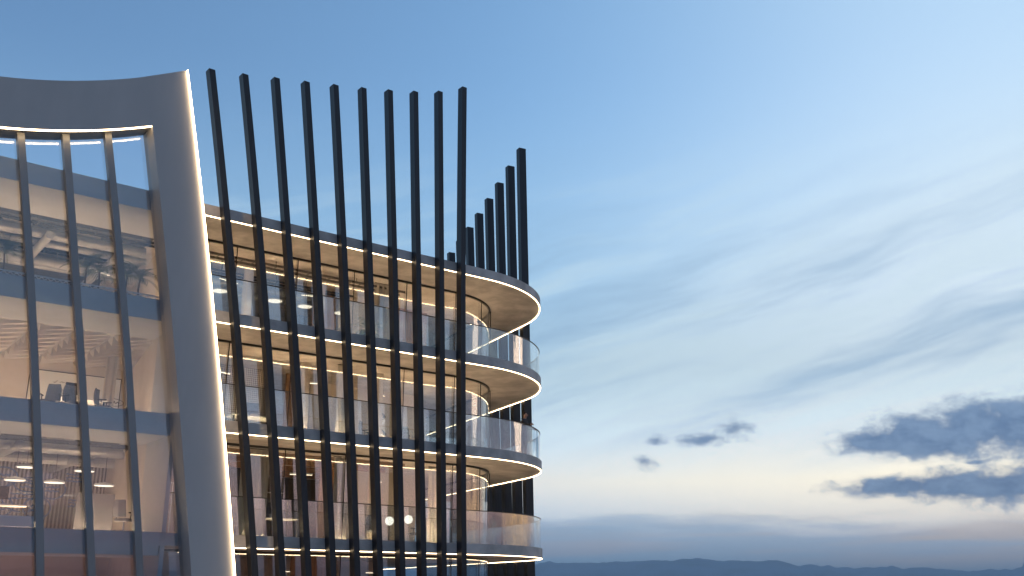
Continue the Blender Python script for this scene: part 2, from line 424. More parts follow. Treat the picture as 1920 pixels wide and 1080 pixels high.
for k in range(-1, 3):
    z0, z1 = FL[k]+.002, SB[k+1]-.002
    for a, b in zip(cuts_g, cuts_g[1:]):
        bm = new(); sweep(bm, path_piece(GV, a+.008, b-.008), [(0, z0+.05), (.02, z0+.05), (.02, z1-.07), (0, z1-.07)])
        link('glass_pane', bm, M_gf, B)
    bm = new(); sweep(bm, path_piece(GV, 0, cuts_g[-1]), [(-.03, z1-.068), (.05, z1-.068), (.05, z1), (-.03, z1)]); link('window_head', bm, M_dark, B)
    bm = new(); sweep(bm, path_piece(GV, 0, cuts_g[-1]), [(-.03, z0), (.05, z0), (.05, z0+.048), (-.03, z0+.048)]); link('window_sill', bm, M_dark, B)
    for s in cuts_g[1:-1]:
        (p, n), = path_piece(GV, s, s+.001)[:1]
        bm = new(); tube(bm, (p[0]-n[0]*.05, p[1]-n[1]*.05, z0+.05), (p[0]-n[0]*.05, p[1]-n[1]*.05, z1-.07), .018, n=6); link('glazing_rod', bm, M_dark, B)
# ---- balustrades
straight_b = 15.5-TAN; OFFB = .06; arc_b = (RAD-OFFB)*TURN
cuts_b = [straight_b*i/6 for i in range(7)]+[straight_b+arc_b*i/4 for i in (1, 2, 3, 4)]+[straight_b+arc_b+2.5*i for i in (1, 2, 3)]
for k in range(0, 3):
    z0 = FL[k]; bal = None
    bm = new(); sweep(bm, path_piece(OFFB-.012, 0, cuts_b[-1]), [(0, z0+1.095), (.042, z0+1.095), (.042, z0+1.12), (0, z0+1.12)])
    bal = link('balustrade', bm, M_dark, B); bal['label'] = 'dark handrail over frameless curved glass'
    for a, b in zip(cuts_b, cuts_b[1:]):
        bm = new(); sweep(bm, path_piece(OFFB, a+.006, b-.006), [(0, z0-.0+.004), (.018, z0+.004), (.018, z0+1.093), (0, z0+1.093)])
        link('glass_panel', bm, M_gb, bal)

# ---- the white portal frame with its curtain wall
VF = -.90; VG = -.35; VM = -.57
def poly_fit(pts, deg):
    import numpy as np
    z = [p[0] for p in pts]; u = [p[1] for p in pts]; c = np.polyfit(z, u, deg)
    return lambda q: float(np.polyval(c, q))
colR = poly_fit([(15.3,16.52),(13.22,16.07),(11.14,15.63),(9.65,15.35),(7.83,15.0),(5.78,14.63),(3.07,14.16),(.46,13.72)], 2)
colL = poly_fit([(13.19,17.35),(10.9,16.84),(8.0,16.3),(5.33,15.8),(.45,14.94)], 2)
topz = poly_fit([(21.49,13.41),(20.7,13.59),(19.34,14.01),(18.05,14.52),(17.52,14.75),(16.52,15.3)], 2)
botz = poly_fit([(21.29,11.97),(20.25,12.21),(19.16,12.51),(18.6,12.69),(17.36,13.19)], 2)
ULEFT = 29.0
bm = new(); rings = []
for i in range(25):                                    # column
    z = -5.0+(topz(16.52)+5.0)*i/24
    zz = lambda u: z if i < 24 else topz(u)
    ur, ul = colR(z), colL(min(z, 13.4))+max(0, z-13.4)*.235
    rings.append([L(ur, VF, zz(ur)), L(ul, VF, zz(ul)), L(ul, -.06, zz(ul)), L(ur, -.06, zz(ur))])
loft(bm, rings)
portal = link('portal_frame', bm, M_white, B); portal['label'] = 'tall light grey portal frame with glowing edge'
bm = new(); rings = []
ucl = colL(13.19)+.004
for i in range(33):                                    # beam
    u = 17.0+(ULEFT-17.0)*i/32
    uu = min(u, 24.0)
    rings.append([L(u, VF+.002, botz(uu)), L(u, VF+.002, topz(uu)-.003), L(u, -.063, topz(uu)-.003), L(u, -.063, botz(uu))])
loft(bm, rings); link('beam', bm, M_white, portal)
bm = new(); rings = []
for i in range(25):
    z = -5.0+(topz(16.52)+4.995)*i/24; ur = colR(z)
    rings.append([L(ur-.016, VF-.065, z), L(ur+.006, VF-.065, z), L(ur+.006, VF-.002, z), L(ur-.001, VF-.002, z), L(ur-.001, VF+.05, z), L(ur-.016, VF+.05, z)])
loft(bm, rings); link('edge_light_strip', bm, LEDC, portal)
bm = new(); rings = []
for i in range(33):
    u = ucl+.02+(ULEFT-ucl-.02)*i/32; uu = min(u, 24.0); zb = botz(uu)
    rings.append([L(u, VF+.01, zb-.04), L(u, VF+.05, zb-.04), L(u, VF+.05, zb-.003), L(u, VF+.01, zb-.003)])
loft(bm, rings); link('edge_light_strip', bm, LEDC, portal)
# mullions (right front edge measured), repeated to the left
mR = [poly_fit([(12.76,18.37),(9.15,17.63),(4.96,16.85),(.44,16.12)], 2), poly_fit([(12.43,19.49),(8.9,18.82),(4.82,18.08),(.43,17.35)], 2), poly_fit([(12.09,20.62),(8.67,19.95),(4.69,19.25),(.41,18.60)], 2)]
for k in range(1, 5): mR.append(lambda z, k=k: mR[2](z)+k*(mR[2](z)-mR[1](z)))
MW = .19
for f in mR:
    rings = []
    ztop = botz(min(f(12.5)+.1, 24.0))+.02
    for i in range(17):
        z = -5.0+(ztop+5.0)*i/16; u = f(z)
        rings.append([L(u, VM, z), L(u+MW, VM, z), L(u+MW, VG-.004, z), L(u, VG-.004, z)])
    bm = new(); loft(bm, rings); link('mullion', bm, M_mull, portal)
edges = [colL]+[(lambda z, f=f: f(z)+MW/2) for f in mR]
for ea, eb in zip(edges, edges[1:]):
    rings = []
    for i in range(17):
        q = i/16
        def row(e):
            zt = botz(min(e(12.6), 24.0))+.03; z = -5.0+(zt+5.0)*q; return e(z), z
        (ua, za), (ub, zb) = row(ea), row(eb)
        ua += .012; ub -= .012
        rings.append([L(ua, VG, za), L(ub, VG, zb), L(ub, VG+.02, zb), L(ua, VG+.02, za)])
    bm = new(); loft(bm, rings); link('glass_pane', bm, M_gc, portal)


# ------------------------------------------------------------------ rooms behind the glass
BW = {-1: 8.7, 0: 10.3, 1: 8.7, 2: 10.3}           # depth of the rear wall of each storey
M_rib = mat('ribbed_wall_board', (.52, .46, .38), .75, var=.05, scale=2)
M_groove_shade = mat('rib_groove_shade', (.16, .13, .10), .8)  # brown wall behind the ribs, darkened to draw the shadows between them
M_perf = bpy.data.materials.new('perforated_screen'); M_perf.use_nodes = True
_t = M_perf.node_tree; _g = G(_t); _b = _t.nodes['Principled BSDF']; _b.inputs['Roughness'].default_value = .7
_x, _y, _z = _g.sep(N(_t, 'ShaderNodeTexCoord').outputs['Object'])
_h = _g.m('MULTIPLY', _g.m('SINE', _g.m('MULTIPLY', _g.m('ADD', _x, _z), 42.0)), _g.m('SINE', _g.m('MULTIPLY', _g.m('SUBTRACT', _x, _z), 42.0)))
_t.links.new(_g.mix(_g.step(_h, .1, .35), (.62, .55, .47), (.09, .06, .045)), _b.inputs['Base Color'])
for k in range(-1, 3):
    z0, z1 = FL[k]+.004, SB[k+1]-.004
    bm = new(); ubox(bm, 1.4 if k != -1 else 3.5, 30.5, BW[k], BW[k]+.15, z0, z1)
    wl = link('rear_wall', bm, M_groove_shade if k == 0 else M_wall, B)
    if k == 0:
        bm = new(); u = 13.9
        while u < 22: ubox(bm, u, u+.055, BW[0]-.05, BW[0]-.003, z0+.01, z1-.01); u += .13
        r_ = link('wall_ribs', bm, M_rib, wl); r_['kind'] = 'stuff'
    # slanted partition between the curtain-wall rooms and the balcony rooms
    a, b = (15.45, 2.15), (14.3, BW[k]-.01)
    d = Vector((b[0]-a[0], b[1]-a[1])).normalized(); n = Vector((-d.y, d.x))*.07
    bm = new(); prism(bm, [(-(p[0]+q*n.x), p[1]+q*n.y) for p, q in ((a, 1), (b, 1), (b, -1), (a, -1))], z0+.003, z1-.003)
    link('partition_wall', bm, M_wall, B)
    # end wall behind the white column
    bm = new(); ubox(bm, 15.46, 15.58, -.03, 2.08, z0+.003, z1-.003); link('end_wall', bm, M_bulk, B)
    bm = new(); ubox(bm, 1.6, 30.4, GV+.2, BW[k]-.01, FL[k]+.002, FL[k]+.012); link('floor_finish', bm, M_floor, B)
for k in range(-1, 4):
    bm = new(); ubox(bm, 15.62, 30.8, -.012, 2.4, SB[k]-.27, FL[k]+(.004 if k < 3 else -.03)); link('bulkhead', bm, M_bulk, B)
    if k > 0:        # added fill strips, unseen behind the bulkhead, that brighten ceiling and rooms
        bk_ = [o for o in B.children if o.name.startswith('bulkhead')][-1]
        bm = new(); ubox(bm, 16.0, 30.0, 2.404, 2.44, SB[k]-.16, SB[k]-.11); link('added_cove_fill', bm, FILL_COVE, bk_)
for k in range(-1, 3):
    fill_strip(slabs[k], path_piece(1.70, .3, cuts_g[-1]+.3), FL[k], UP)  # unseen strip added to brighten the soffit above
    for v in (2.9, 6.6):
        bm = new(); ubox(bm, 15.7, 24.0, v, v+.05, FL[k]+.016, FL[k]+.03); link('added_floor_fill', bm, FILL_R if k > -1 else FILL_PINK, slabs[k])
    fill_strip(slabs[k], path_piece(2.75, .6, straight+3.2), FL[k]+.012, FILL_B if k > -1 else FILL_PINK)  # lowest storey: added pink fill in place of sunset reflected in the glass
M_dceil = mat('dark_painted_ceiling', (.075, .078, .09), .8, var=.1, scale=2)
for k in (2, 0):
    bm = new(); ubox(bm, 15.7, 30.6, 2.41, BW[k]-.01, SB[k+1]-.012, SB[k+1]-.004); link('ceiling_lining', bm, M_dceil, B)
# services under the exposed ceilings
def duct(u0, u1, v, z, r):
    bm = new(); tube(bm, L(u0, v, z), L(u1, v, z), r, n=14)
    du = .9 if u1 > u0 else -.9; u = u0+du*.5
    while (u < u1) if du > 0 else (u > u1):
        tube(bm, L(u-.025, v, z), L(u+.025, v, z), r*1.09, n=14); u += du
    link('ceiling_duct', bm, M_duct, B, smooth=False)
def cross_duct(u, v0, v1, z, r):
    bm = new(); tube(bm, L(u, v0, z), L(u, v1, z), r, n=12); link('ceiling_duct', bm, M_duct, B)
def tray(u0, u1, v, z, w=.32):
    bm = new(); ubox(bm, u0, u1, v, v+.03, z, z+.08); ubox(bm, u0, u1, v+w, v+w+.03, z, z+.08)
    u = u0+.2
    while u < u1: ubox(bm, u, u+.035, v+.032, v+w-.002, z+.01, z+.04); u += .42
    u = u0+.5
    while u < u1: ubox(bm, u, u+.02, v+.005, v+.025, z+.082, SB[[q for q in SB if SB[q] > z][0]]-.003); u += 1.6
    link('cable_tray', bm, M_dark, B)
def cassette(u, v, z):
    bm = new(); ubox(bm, u-.42, u+.42, v-.42, v+.42, z-.2, z); ubox(bm, u-.3, u+.3, v-.3, v+.3, z-.24, z-.203)
    for q in (-.36, .33): ubox(bm, u-.3, u+.3, v+q, v+q+.03, z-.215, z-.203)
    link('air_unit', bm, M_ceil, B)
for k in (2, 0):
    zc = SB[k+1]
    tray(15.7, 24, 2.75, zc-.34); tray(15.7, 24, 5.6, zc-.3)
    duct(15.8, 24, 3.75, zc-.36, .17); duct(15.4, 24, 4.9, zc-.3, .12); duct(15.2, 24, 6.6, zc-.36, .19); duct(15.0, 24, 7.6, zc-.28, .10)
    for u, a, b in ((16.6, 3.8, 8.9), (18.9, 3.0, 6.4), (20.7, 3.9, 9.2)): cross_duct(u, a, b, zc-.62 if k == 2 else zc-.45, .13)
    for u, v in ((17.6, 4.35), (19.7, 4.3), (16.4, 6.0), (18.3, 7.1), (20.6, 6.1)): cassette(u, v, zc-.016)
tray(6.2, 15.0, 2.9, SB[3]-.20, .42); tray(7.5, 15.0, 4.6, SB[3]-.2)
duct(6.0, 14.6, 5.3, SB[3]-.34, .16); duct(6.6, 14.4, 6.6, SB[3]-.3, .12)
# pleated ceiling of the meeting room
bm = new()
vsx = [bm.verts.new(p) for p in ((0,0,0),(1.08,0,0),(1.08,.62,0),(0,.62,0),(0,.02,-.30),(1.08,.02,-.05))]
for f in ((0,1,2,3),(0,1,5,4),(4,5,2,3),(0,4,3),(1,2,5)): bm.faces.new([vsx[i] for i in f])
pl0 = link('ceiling_pleat', bm, M_ceil, B); first = True
for i in range(6):
    for j in range(9):
        u = 15.35+.0+i*1.16; v = 2.45+j*.68
        if u-1.08 < 15.45-(v-2.15)*.176-1.0: pass
        o = pl0 if first else pl0.copy()
        if not first: COL.objects.link(o)
        first = False
        o.location = L(u+1.12, v, SB[2]-.01)
for u0 in (20.6, 19.0, 17.5):       # ribs between the pleat rows
    pass
# ceiling beams of the balcony rooms, storey 0
for v in (3.2, 4.6, 6.4, 8.2):
    bm = new(); ubox(bm, 5.8, 14.9-(v-2.1)*.18, v, v+.18, SB[1]-.2, SB[1]-.004); link('ceiling_beam', bm, M_wood, B)
# wood and pale wall panels on the balcony side
def panel(u0, u1, v, k, m, name='wall_panel', top=None, d=.08):
    bm = new(); ubox(bm, u0, u1, v, v+d, FL[k]+.014, (SB[k+1] if top is None else top)-.006); return link(name, bm, m, B)
panel(8.0, 9.0, 5.0, 2, M_wood); panel(6.2, 7.9, 5.02, 2, M_wall); panel(3.6, 5.4, 5.4, 2, M_wood)
panel(10.5, 14.3, 5.6, 1, M_perf, 'perforated_screen'); panel(8.9, 9.6, 5.6, 1, M_wood); panel(3.2, 8.2, 6.4, 1, M_wall)
panel(12.9, 14.0, 5.3, 0, M_wood); panel(7.2, 8.2, 5.2, 0, M_wood); panel(10.2, 12.6, 7.0, 0, M_dark); panel(3.4, 6.6, 6.2, 0, M_rib)
panel(12.2, 13.4, 4.0, -1, M_wood); panel(8.0, 9.6, 4.2, -1, M_wood)
for k, us in ((2, (12.2, 9.4)), (1, (9.8, 6.8)), (0, (12.7, 6.9))):
    for u in us:
        bm = new(); tube(bm, L(u, 3.6, FL[k]+.014), L(u, 3.6, SB[k+1]-.006), .17, n=16); link('column', bm, M_wall, B)

# ------------------------------------------------------------------ furniture and lamps
M_blk = mat('black_fabric', (.02, .02, .024), .8); M_grey = mat('grey_fabric', (.16, .16, .17), .9, var=.15, scale=20)
M_chr = mat('chrome', (.6, .6, .6), .2, metal=1); M_shade = mat('white_shade', (.75, .73, .70), .6)
M_leaf = mat('palm_leaf', (.035, .07, .03), .55, var=.35, scale=6); M_bark = mat('palm_trunk', (.12, .08, .05), .9, var=.3, scale=14)
M_pot = mat('terracotta_grey_pot', (.30, .27, .25), .7, var=.1, scale=5)
M_board = mat('whiteboard_enamel', (.80, .78, .74), .3); M_ink = mat('black_marker', (.02, .02, .03), .6); M_blue = mat('blue_marker', (.05, .14, .32), .6)
M_cur = mat('linen_curtain', (.66, .60, .52), .9, var=.06, scale=3, stretch=(6, 6, .3))
E_lamp = emit('lamp_diffuser', (1, .80, .58), 2.2); E_bar = emit('linear_diffuser', (1, .80, .55), 3.5); E_globe = emit('globe_glass', (1, .88, .72), 2.4)
def pendant_proto(r, drop):
    t = thing('pendant_lamp', '', 'lamp', 0, 0, 0)
    bm = new(); lathe(bm, [(.03, .10), (.06, .09), (r*.92, .035), (r, .0), (r, -.02), (r*.96, -.02)], 28); link('shade', bm, M_shade, t, True)
    bm = new(); lathe(bm, [(.001, -.012), (r*.95, -.012), (r*.95, -.024), (.001, -.024)], 28); link('diffuser', bm, E_lamp, t)
    bm = new(); tube(bm, (0, 0, .10), (0, 0, drop-.03), .008, n=6); link('cord', bm, M_dark, t)
    bm = new(); tube(bm, (0, 0, drop-.03), (0, 0, drop-.006), .05, n=12); link('ceiling_rose', bm, M_dark, t)
    return t
def place(proto, items, group, cat=None):
    for i, (label, u, v, z, rot) in enumerate(items):
        if i == 0:
            proto.location = W(u, v, z); proto.rotation_euler = (0, 0, ROT+rot); proto['label'] = label; proto['group'] = group
        else:
            proto['group'] = group; dup(proto, label, u, v, z, rot)
pl = pendant_proto(.30, 1.36)
place(pl, [('round white pendant lamp, lowest left one in front of the ribbed wall', 18.70, 4.0, 3.2, 0), ('round pendant lamp between the two left mullions, in front of the ribbed wall', 17.60, 4.0, 3.2, 0),
           ('round pendant lamp right of the middle mullion, in front of the ribbed wall', 16.15, 4.0, 3.2, 0)], 'pendant lamps of the ribbed-wall office')
pl = pendant_proto(.30, .96)
place(pl, [('higher round pendant lamp at the far left of the ribbed-wall office', 18.43, 4.0, 3.6, 0), ('higher round pendant lamp behind the middle mullion of the ribbed-wall office', 16.78, 4.0, 3.6, 0)], 'pendant lamps of the ribbed-wall office')
pl = pendant_proto(.27, SB[3]-10.08)
place(pl, [('round pendant lamp on the top floor beside the glowing white column', 13.04, 4.0, 10.08, 0), ('round pendant lamp on the top floor, second from the white column', 10.99, 4.0, 10.08, 0),
           ('round pendant lamp on the top floor, third from the white column', 9.80, 4.0, 10.08, 0), ('round pendant lamp on the top floor beside the leafy plant', 8.30, 4.0, 10.08, 0)], 'pendant lamps of the top balcony floor')
def linear_proto(l, drop):
    t = thing('linear_lamp', '', 'lamp', 0, 0, 0)
    bm = new(); box(bm, -l/2, l/2, -.03, .03, 0, .05); link('housing', bm, M_shade, t)
    bm = new(); box(bm, -l/2+.01, l/2-.01, -.026, .026, -.016, -.003); link('diffuser', bm, E_bar, t)
    for x in (-l*.4, l*.4):
        bm = new(); tube(bm, (x, 0, .052), (x, 0, drop-.006), .005, n=5); link('cord', bm, M_dark, t)
    return t
items = []
zones = {2: 'top floor', 1: 'second lit floor', 0: 'third lit floor', -1: 'lowest lit floor'}
for k in (2, 1, 0, -1):
    nm = zones[k]
    for j, (u, v, rot, where) in enumerate(((20.6, 5.2, 0, 'at the far left'), (17.4, 2.7, .5, 'behind the middle mullion'),
                          (12.6, 4.4, .3, 'balcony side, nearest the white column'), (9.4, 4.3, -.3, 'midway along the balcony'), (6.2, 4.6, .5, 'at the rounded balcony end'))):
        if u > 15 and k != 2: continue
        items.append((f'linear lamp on the {nm} {where}', u, v, SB[k+1]-(.55 if u < 15 else 1.6), rot))
place(linear_proto(.8, .55), items, 'linear pendant lamps inside the offices')

def chair_proto():
    t = thing('office_chair', '', 'chair', 0, 0, 0)
    bm = new(); bmesh.ops.create_cube(bm, size=1, matrix=Matrix.Translation((0, 0, .47)) @ Matrix.Diagonal((.48, .46, .08, 1))); bmesh.ops.bevel(bm, geom=bm.edges[:], offset=.03, segments=2, affect='EDGES'); link('seat', bm, M_grey, t)
    rings = []
    for i in range(7):
        z = .55+.5*i/6; w = .22*(1-.25*(i/6)**3); y = .22+.05*math.sin(i/6*2.4)
        rings.append([(-w, y, z), (0, y+.04, z), (w, y, z), (w, y+.04, z), (0, y+.08, z), (-w, y+.04, z)])
    bm = new(); loft(bm, rings); link('backrest', bm, M_grey, t)
    bm = new(); tube(bm, (0, 0, .07), (0, 0, .43), .028); link('stem', bm, M_chr, t)
    for i in range(5):
        a = i*2*math.pi/5; bm = new(); tube(bm, (.02*math.cos(a), .02*math.sin(a), .09), (.3*math.cos(a), .3*math.sin(a), .035), .022, .014); link('leg', bm, M_chr, t)
    for sx in (-1, 1):
        bm = new(); tube(bm, (sx*.245, .05, .48), (sx*.26, .05, .66), .014); tube(bm, (sx*.26, -.1, .675), (sx*.26, .16, .675), .02); link('armrest', bm, M_blk, t)
    return t
place(chair_proto(), [('office chair with curved back by the ribbed wall, beside the right mullion', 15.75, 2.9, FL[0]+.012, 2.2), ('office chair in the whiteboard meeting room, tallest in view', *(lambda q: (q[0], 2.7))(at_v(140, 741, 2.7)), FL[1]+.012, .3),
      ('office chair leaning in front of the right end of the whiteboard', 16.7, 2.9, FL[1]+.012, 1.0), ('office chair in the whiteboard room nearest the left mullion', 18.3, 2.8, FL[1]+.012, -.5),
      ('grey chair on the second lit floor beside the sculpture, left side', 7.4, 3.2, FL[1]+.012, .8), ('grey chair on the second lit floor beside the sculpture, right side', 5.9, 3.3, FL[1]+.012, -.7),
      ('office chair on the third lit floor next to the wood panel near the white column', 12.3, 3.0, FL[0]+.012, .4), ('office chair on the third lit floor left of the globe lamps', 7.1, 3.1, FL[0]+.012, -.4),
      ('grey chair on the third lit floor right of the globe lamps', 4.9, 3.6, FL[0]+.012, -1.2), ('office chair on the top floor beneath the leafy plant', 7.7, 2.9, FL[2]+.012, .2)], 'office chairs')
def desk_proto():
    t = thing('desk', '', 'desk', 0, 0, 0)
    bm = new(); box(bm, -.8, .8, -.38, .38, .72, .75); link('tabletop', bm, M_board, t)
    for x in (-.74, .74):
        for y in (-.33, .33):
            bm = new(); box(bm, x-.02, x+.02, y-.02, y+.02, 0, .719); link('leg', bm, M_blk, t)
    bm = new(); box(bm, -.3, .3, .12, .14, .92, 1.28); m_ = link('monitor', bm, M_blk, t)
    bm = new(); box(bm, -.03, .03, .15, .17, .752, 1.0); box(bm, -.12, .12, .06, .24, .752, .765); link('stand', bm, M_chr, m_)
    return t
place(desk_proto(), [('desk with monitor in front of the whiteboard', 17.4, 3.6, FL[1]+.012, .1), ('desk with monitor at the far left of the ribbed-wall office', 19.3, 2.9, FL[0]+.012, 0),
      ('desk with monitor on the third lit floor under the linear lamps', 10.8, 3.3, FL[0]+.012, .1), ('desk with monitor on the top floor under the row of pendant lamps', 10.3, 3.2, FL[2]+.012, 0), ('desk with monitor in front of the perforated screen', 11.8, 3.4, FL[1]+.012, 0)], 'desks')
def globe_proto():
    t = thing('floor_lamp', '', 'lamp', 0, 0, 0)
    bm = new(); bmesh.ops.create_uvsphere(bm, u_segments=20, v_segments=12, radius=.16, matrix=Matrix.Translation((0, 0, 1.0))); link('globe', bm, E_globe, t, True)
    bm = new(); tube(bm, (0, 0, .025), (0, 0, .84), .014); link('stem', bm, M_blk, t)
    bm = new(); tube(bm, (0, 0, 0), (0, 0, .025), .15, n=20); link('base', bm, M_blk, t)
    return t
place(globe_proto(), [('white globe floor lamp on the third lit floor, left of the pair', 5.9, 4.0, 2.54-1.0, 0), ('white globe floor lamp on the third lit floor, right of the pair', 5.08, 4.0, FL[0]+.012, 0)], 'globe floor lamps')
# palms
def palm_proto(seed, h=1.45):
    rr = random.Random(seed)
    t = thing('potted_palm', '', 'palm', 0, 0, 0)
    bm = new(); lathe(bm, [(.12, 0), (.17, .02), (.2, .34), (.18, .35), (.17, .30), (.001, .30)], 16); link('pot', bm, M_pot, t)
    bm = new(); loft(bm, [[(.03*(1-.3*i/5)*math.cos(a)+.03*math.sin(i*.7), .03*(1-.3*i/5)*math.sin(a), .3+(h*.42)*i/5) for a in [k*math.pi/3 for k in range(6)]] for i in range(6)]); link('trunk', bm, M_bark, t)
    bm = new(); z0 = .3+h*.40
    for f in range(17):
        a = f*2.4+rr.uniform(-.3, .3); up = rr.uniform(.15, 1.25); ln = rr.uniform(.55, .8)*h/1.45
        p = Vector((.02, 0, z0)); d = Vector((math.cos(a)*math.cos(up), math.sin(a)*math.cos(up), math.sin(up))); sidev = d.cross(Vector((0, 0, 1))).normalized()
        for q in range(11):
            p2 = p+d*(ln/11); d = (d+Vector((0, 0, -.14))).normalized()
            wl_ = .24*math.sin(math.pi*min(1, (q+1.2)/12))**.7*ln/.7
            for sg in (-1, 1):
                tip = p2+sidev*sg*wl_+d*wl_*.75-Vector((0, 0, .05*q/11))
                bm.faces.new([bm.verts.new(x) for x in (p, p+(p2-p)*.55, tip)])
            bm.faces.new([bm.verts.new(x) for x in (p-sidev*.006, p+sidev*.006, p2+sidev*.005, p2-sidev*.005)])
            p = p2
    link('crown', bm, M_leaf, t)
    return t
zf = FL[2]+.006
place(palm_proto(1, 1.6), [('dark potted palm at the far left edge of the top floor', 20.35, 1.3, zf, 0), ('potted palm on the top floor, left of the middle pair', 18.15, 1.2, zf, 1.2), ('tall potted palm on the top floor nearest the white column', 16.55, 1.3, zf, 2.6)], 'potted palms along the top floor')
place(palm_proto(5, 1.45), [('potted palm on the top floor, right of the middle pair', 17.75, 1.3, zf, .5), ('potted palm on the top floor just right of the right mullion', 16.95, 1.25, zf, 2.0), ('leafy plant on the balcony side of the top floor', 7.9, 2.6, FL[2]+.014, 0)], 'potted palms along the top floor')
# low lattice rail along the palms
t = thing('lattice_rail', 'low white lattice rail at the feet of the palms', 'rail', 15.8, .35, zf)
bm = new(); ubox(bm, 0, 6.4, 0, .03, .18, .21); ubox(bm, 0, 6.4, 0, .03, 0, .03); link('rail', bm, M_shade, t)
bm = new()
for i in range(40):
    for sg in (0, 1):
        a, b = (i*.16, i*.16+.16) if sg else (i*.16+.16, i*.16)
        tube(bm, L(a, .015, .03), L(b, .015, .18), .010, n=4)
q = link('lattice', bm, M_shade, t); q['kind'] = 'stuff'
# whiteboard with notes
(u0, _), (u1, _) = at_v(54, 720, 8.66), at_v(226, 720, 8.66)
uc = (u0+u1)/2; zb0 = FL[1]+.85; zb1 = at_v(150, 703, 8.66)[1]
t = thing('whiteboard', 'large whiteboard with handwritten notes on the meeting room wall', 'whiteboard', uc, 8.66, zb0)
w2 = abs(u0-u1)/2; hb = zb1-zb0
bm = new(); box(bm, -w2, w2, 0, .025, 0, hb); link('board', bm, M_board, t)
bm = new(); box(bm, -w2-.03, w2+.03, .004, .03, hb+.001, hb+.03); box(bm, -w2-.03, w2+.03, .004, .03, -.03, -.001); box(bm, -w2-.03, -w2-.001, .004, .03, -.03, hb+.03); box(bm, w2+.001, w2+.03, .004, .03, -.03, hb+.03); link('board_frame', bm, M_dark, t)
def scribble(bm, x, z, w, h, rr, y=-.006, r=.008):
    p = Vector((x, y, z)); n = int(w/.035)
    for i in range(n):
        q = Vector((x+w*(i+1)/n, y, z+rr.uniform(-h, h))); tube(bm, p, q, r, n=4); p = q
def ring(bm, x, z, rx, rz, y=-.006, r=.008, n=28):
    for i in range(n):
        a, b = 2*math.pi*i/n, 2*math.pi*(i+1)/n
        tube(bm, (x+rx*math.cos(a), y, z+rz*math.sin(a)), (x+rx*math.cos(b), y, z+rz*math.sin(b)), r, n=4)
rr = random.Random(11); bm = new()
for i in range(4):
    zz = hb-.35-.24*i; tube(bm, (-.75, -.006, zz), (-.70, -.006, zz-.03), .008, n=4); tube(bm, (-.70, -.006, zz-.03), (-.62, -.006, zz+.07), .008, n=4)
    scribble(bm, -.55, zz, rr.uniform(.55, .8), .045, rr)
ring(bm, -.35, .25, .42, .42); ring(bm, .55, .28, .45, .45); ring(bm, 1.3, hb*.5, .42, .14); scribble(bm, 1.02, hb*.5, .55, .05, rr, r=.011); scribble(bm, 1.1, hb*.5-.25, .35, .03, rr)
tube(bm, (.3, -.006, hb*.55), (.55, -.006, .75), .008, n=4); tube(bm, (.95, -.006, .5), (1.0, -.006, hb*.45), .008, n=4)
q = link('handwriting', bm, M_ink, t); q['kind'] = 'stuff'
# glass board with a blue mind map
t = thing('glass_board', 'clear glass writing board with a blue circle diagram', 'board', 17.9, 6.0, FL[0]+.5)
bm = new(); box(bm, -1.9, 1.9, 0, .012, 0, 1.75); link('pane', bm, M_gc, t)
for x in (-1.6, 1.6):
    bm = new(); box(bm, x-.02, x+.02, .02, .05, -.49, 1.7); link('post', bm, M_dark, t)
bm = new()
for x, z, a, b in ((-.75, 1.35, .42, .3), (.05, 1.15, .45, .22), (.75, 1.05, .38, .3), (-.8, .45, .45, .33), (.35, .45, .4, .33), (-.1, .8, .62, .5)):
    ring(bm, x, z, a, b, r=.02)
    for q in range(2): scribble(bm, x-a*.6, z+.06-.13*q, a*1.1, .035, rr, r=.018)
for x, z in ((-1.75, .8), (1.25, .75), (1.1, 1.55)):
    for q in range(3): scribble(bm, x, z-.1*q, .5, .035, rr, r=.018)
q = link('handwriting', bm, M_blue, t); q['kind'] = 'stuff'
# light frames (open shelving) near the column, low sideboard
def shelf(label, u, v, z, w, h):
    t = thing('open_shelf', label, 'shelf', u, v, z)
    bm = new()
    for x in (-w/2, w/2-.03): box(bm, x, x+.03, 0, .03, 0, h)
    box(bm, -w/2+.031, w/2-.031, 0, .03, h-.03, h); box(bm, -w/2+.031, w/2-.031, 0, .03, h*.48, h*.48+.03); box(bm, -w/2+.031, w/2-.031, 0, .03, 0, .03); link('frame', bm, M_shade, t)
    bm = new(); box(bm, -w/2+.035, w/2-.035, .035, .25, h*.48, h*.48+.02); link('shelf_board', bm, M_wood, t)
shelf('white open shelf frame beside the column behind the curtain wall', 14.2, 5.0, FL[0]+.014, 1.1, 1.9)
shelf('white open shelf frame on the third lit floor between the dark fins', 10.2, 5.2, FL[0]+.014, 1.2, 1.8)
t = thing('sideboard', 'long white sideboard at the lower left behind the curtain wall', 'sideboard', 19.6, 1.4, FL[0]+.006)
bm = new(); box(bm, -1.2, 1.2, -.22, .22, .08, .36); link('body', bm, M_board, t)
for x in (-1.1, 1.1):
    bm = new(); box(bm, x-.03, x+.03, -.18, .18, 0, .079); link('leg', bm, M_blk, t)
t = thing('low_screen', 'pale fabric desk screen below the ribbed wall', 'screen', 16.5, 3.4, FL[0]+.014)
bm = new(); box(bm, -.55, .55, 0, .05, .1, 1.25); link('panel', bm, M_grey, t)
for x in (-.5, .5):
    bm = new(); box(bm, x-.02, x+.02, -.15, .2, 0, .098); link('foot', bm, M_blk, t)
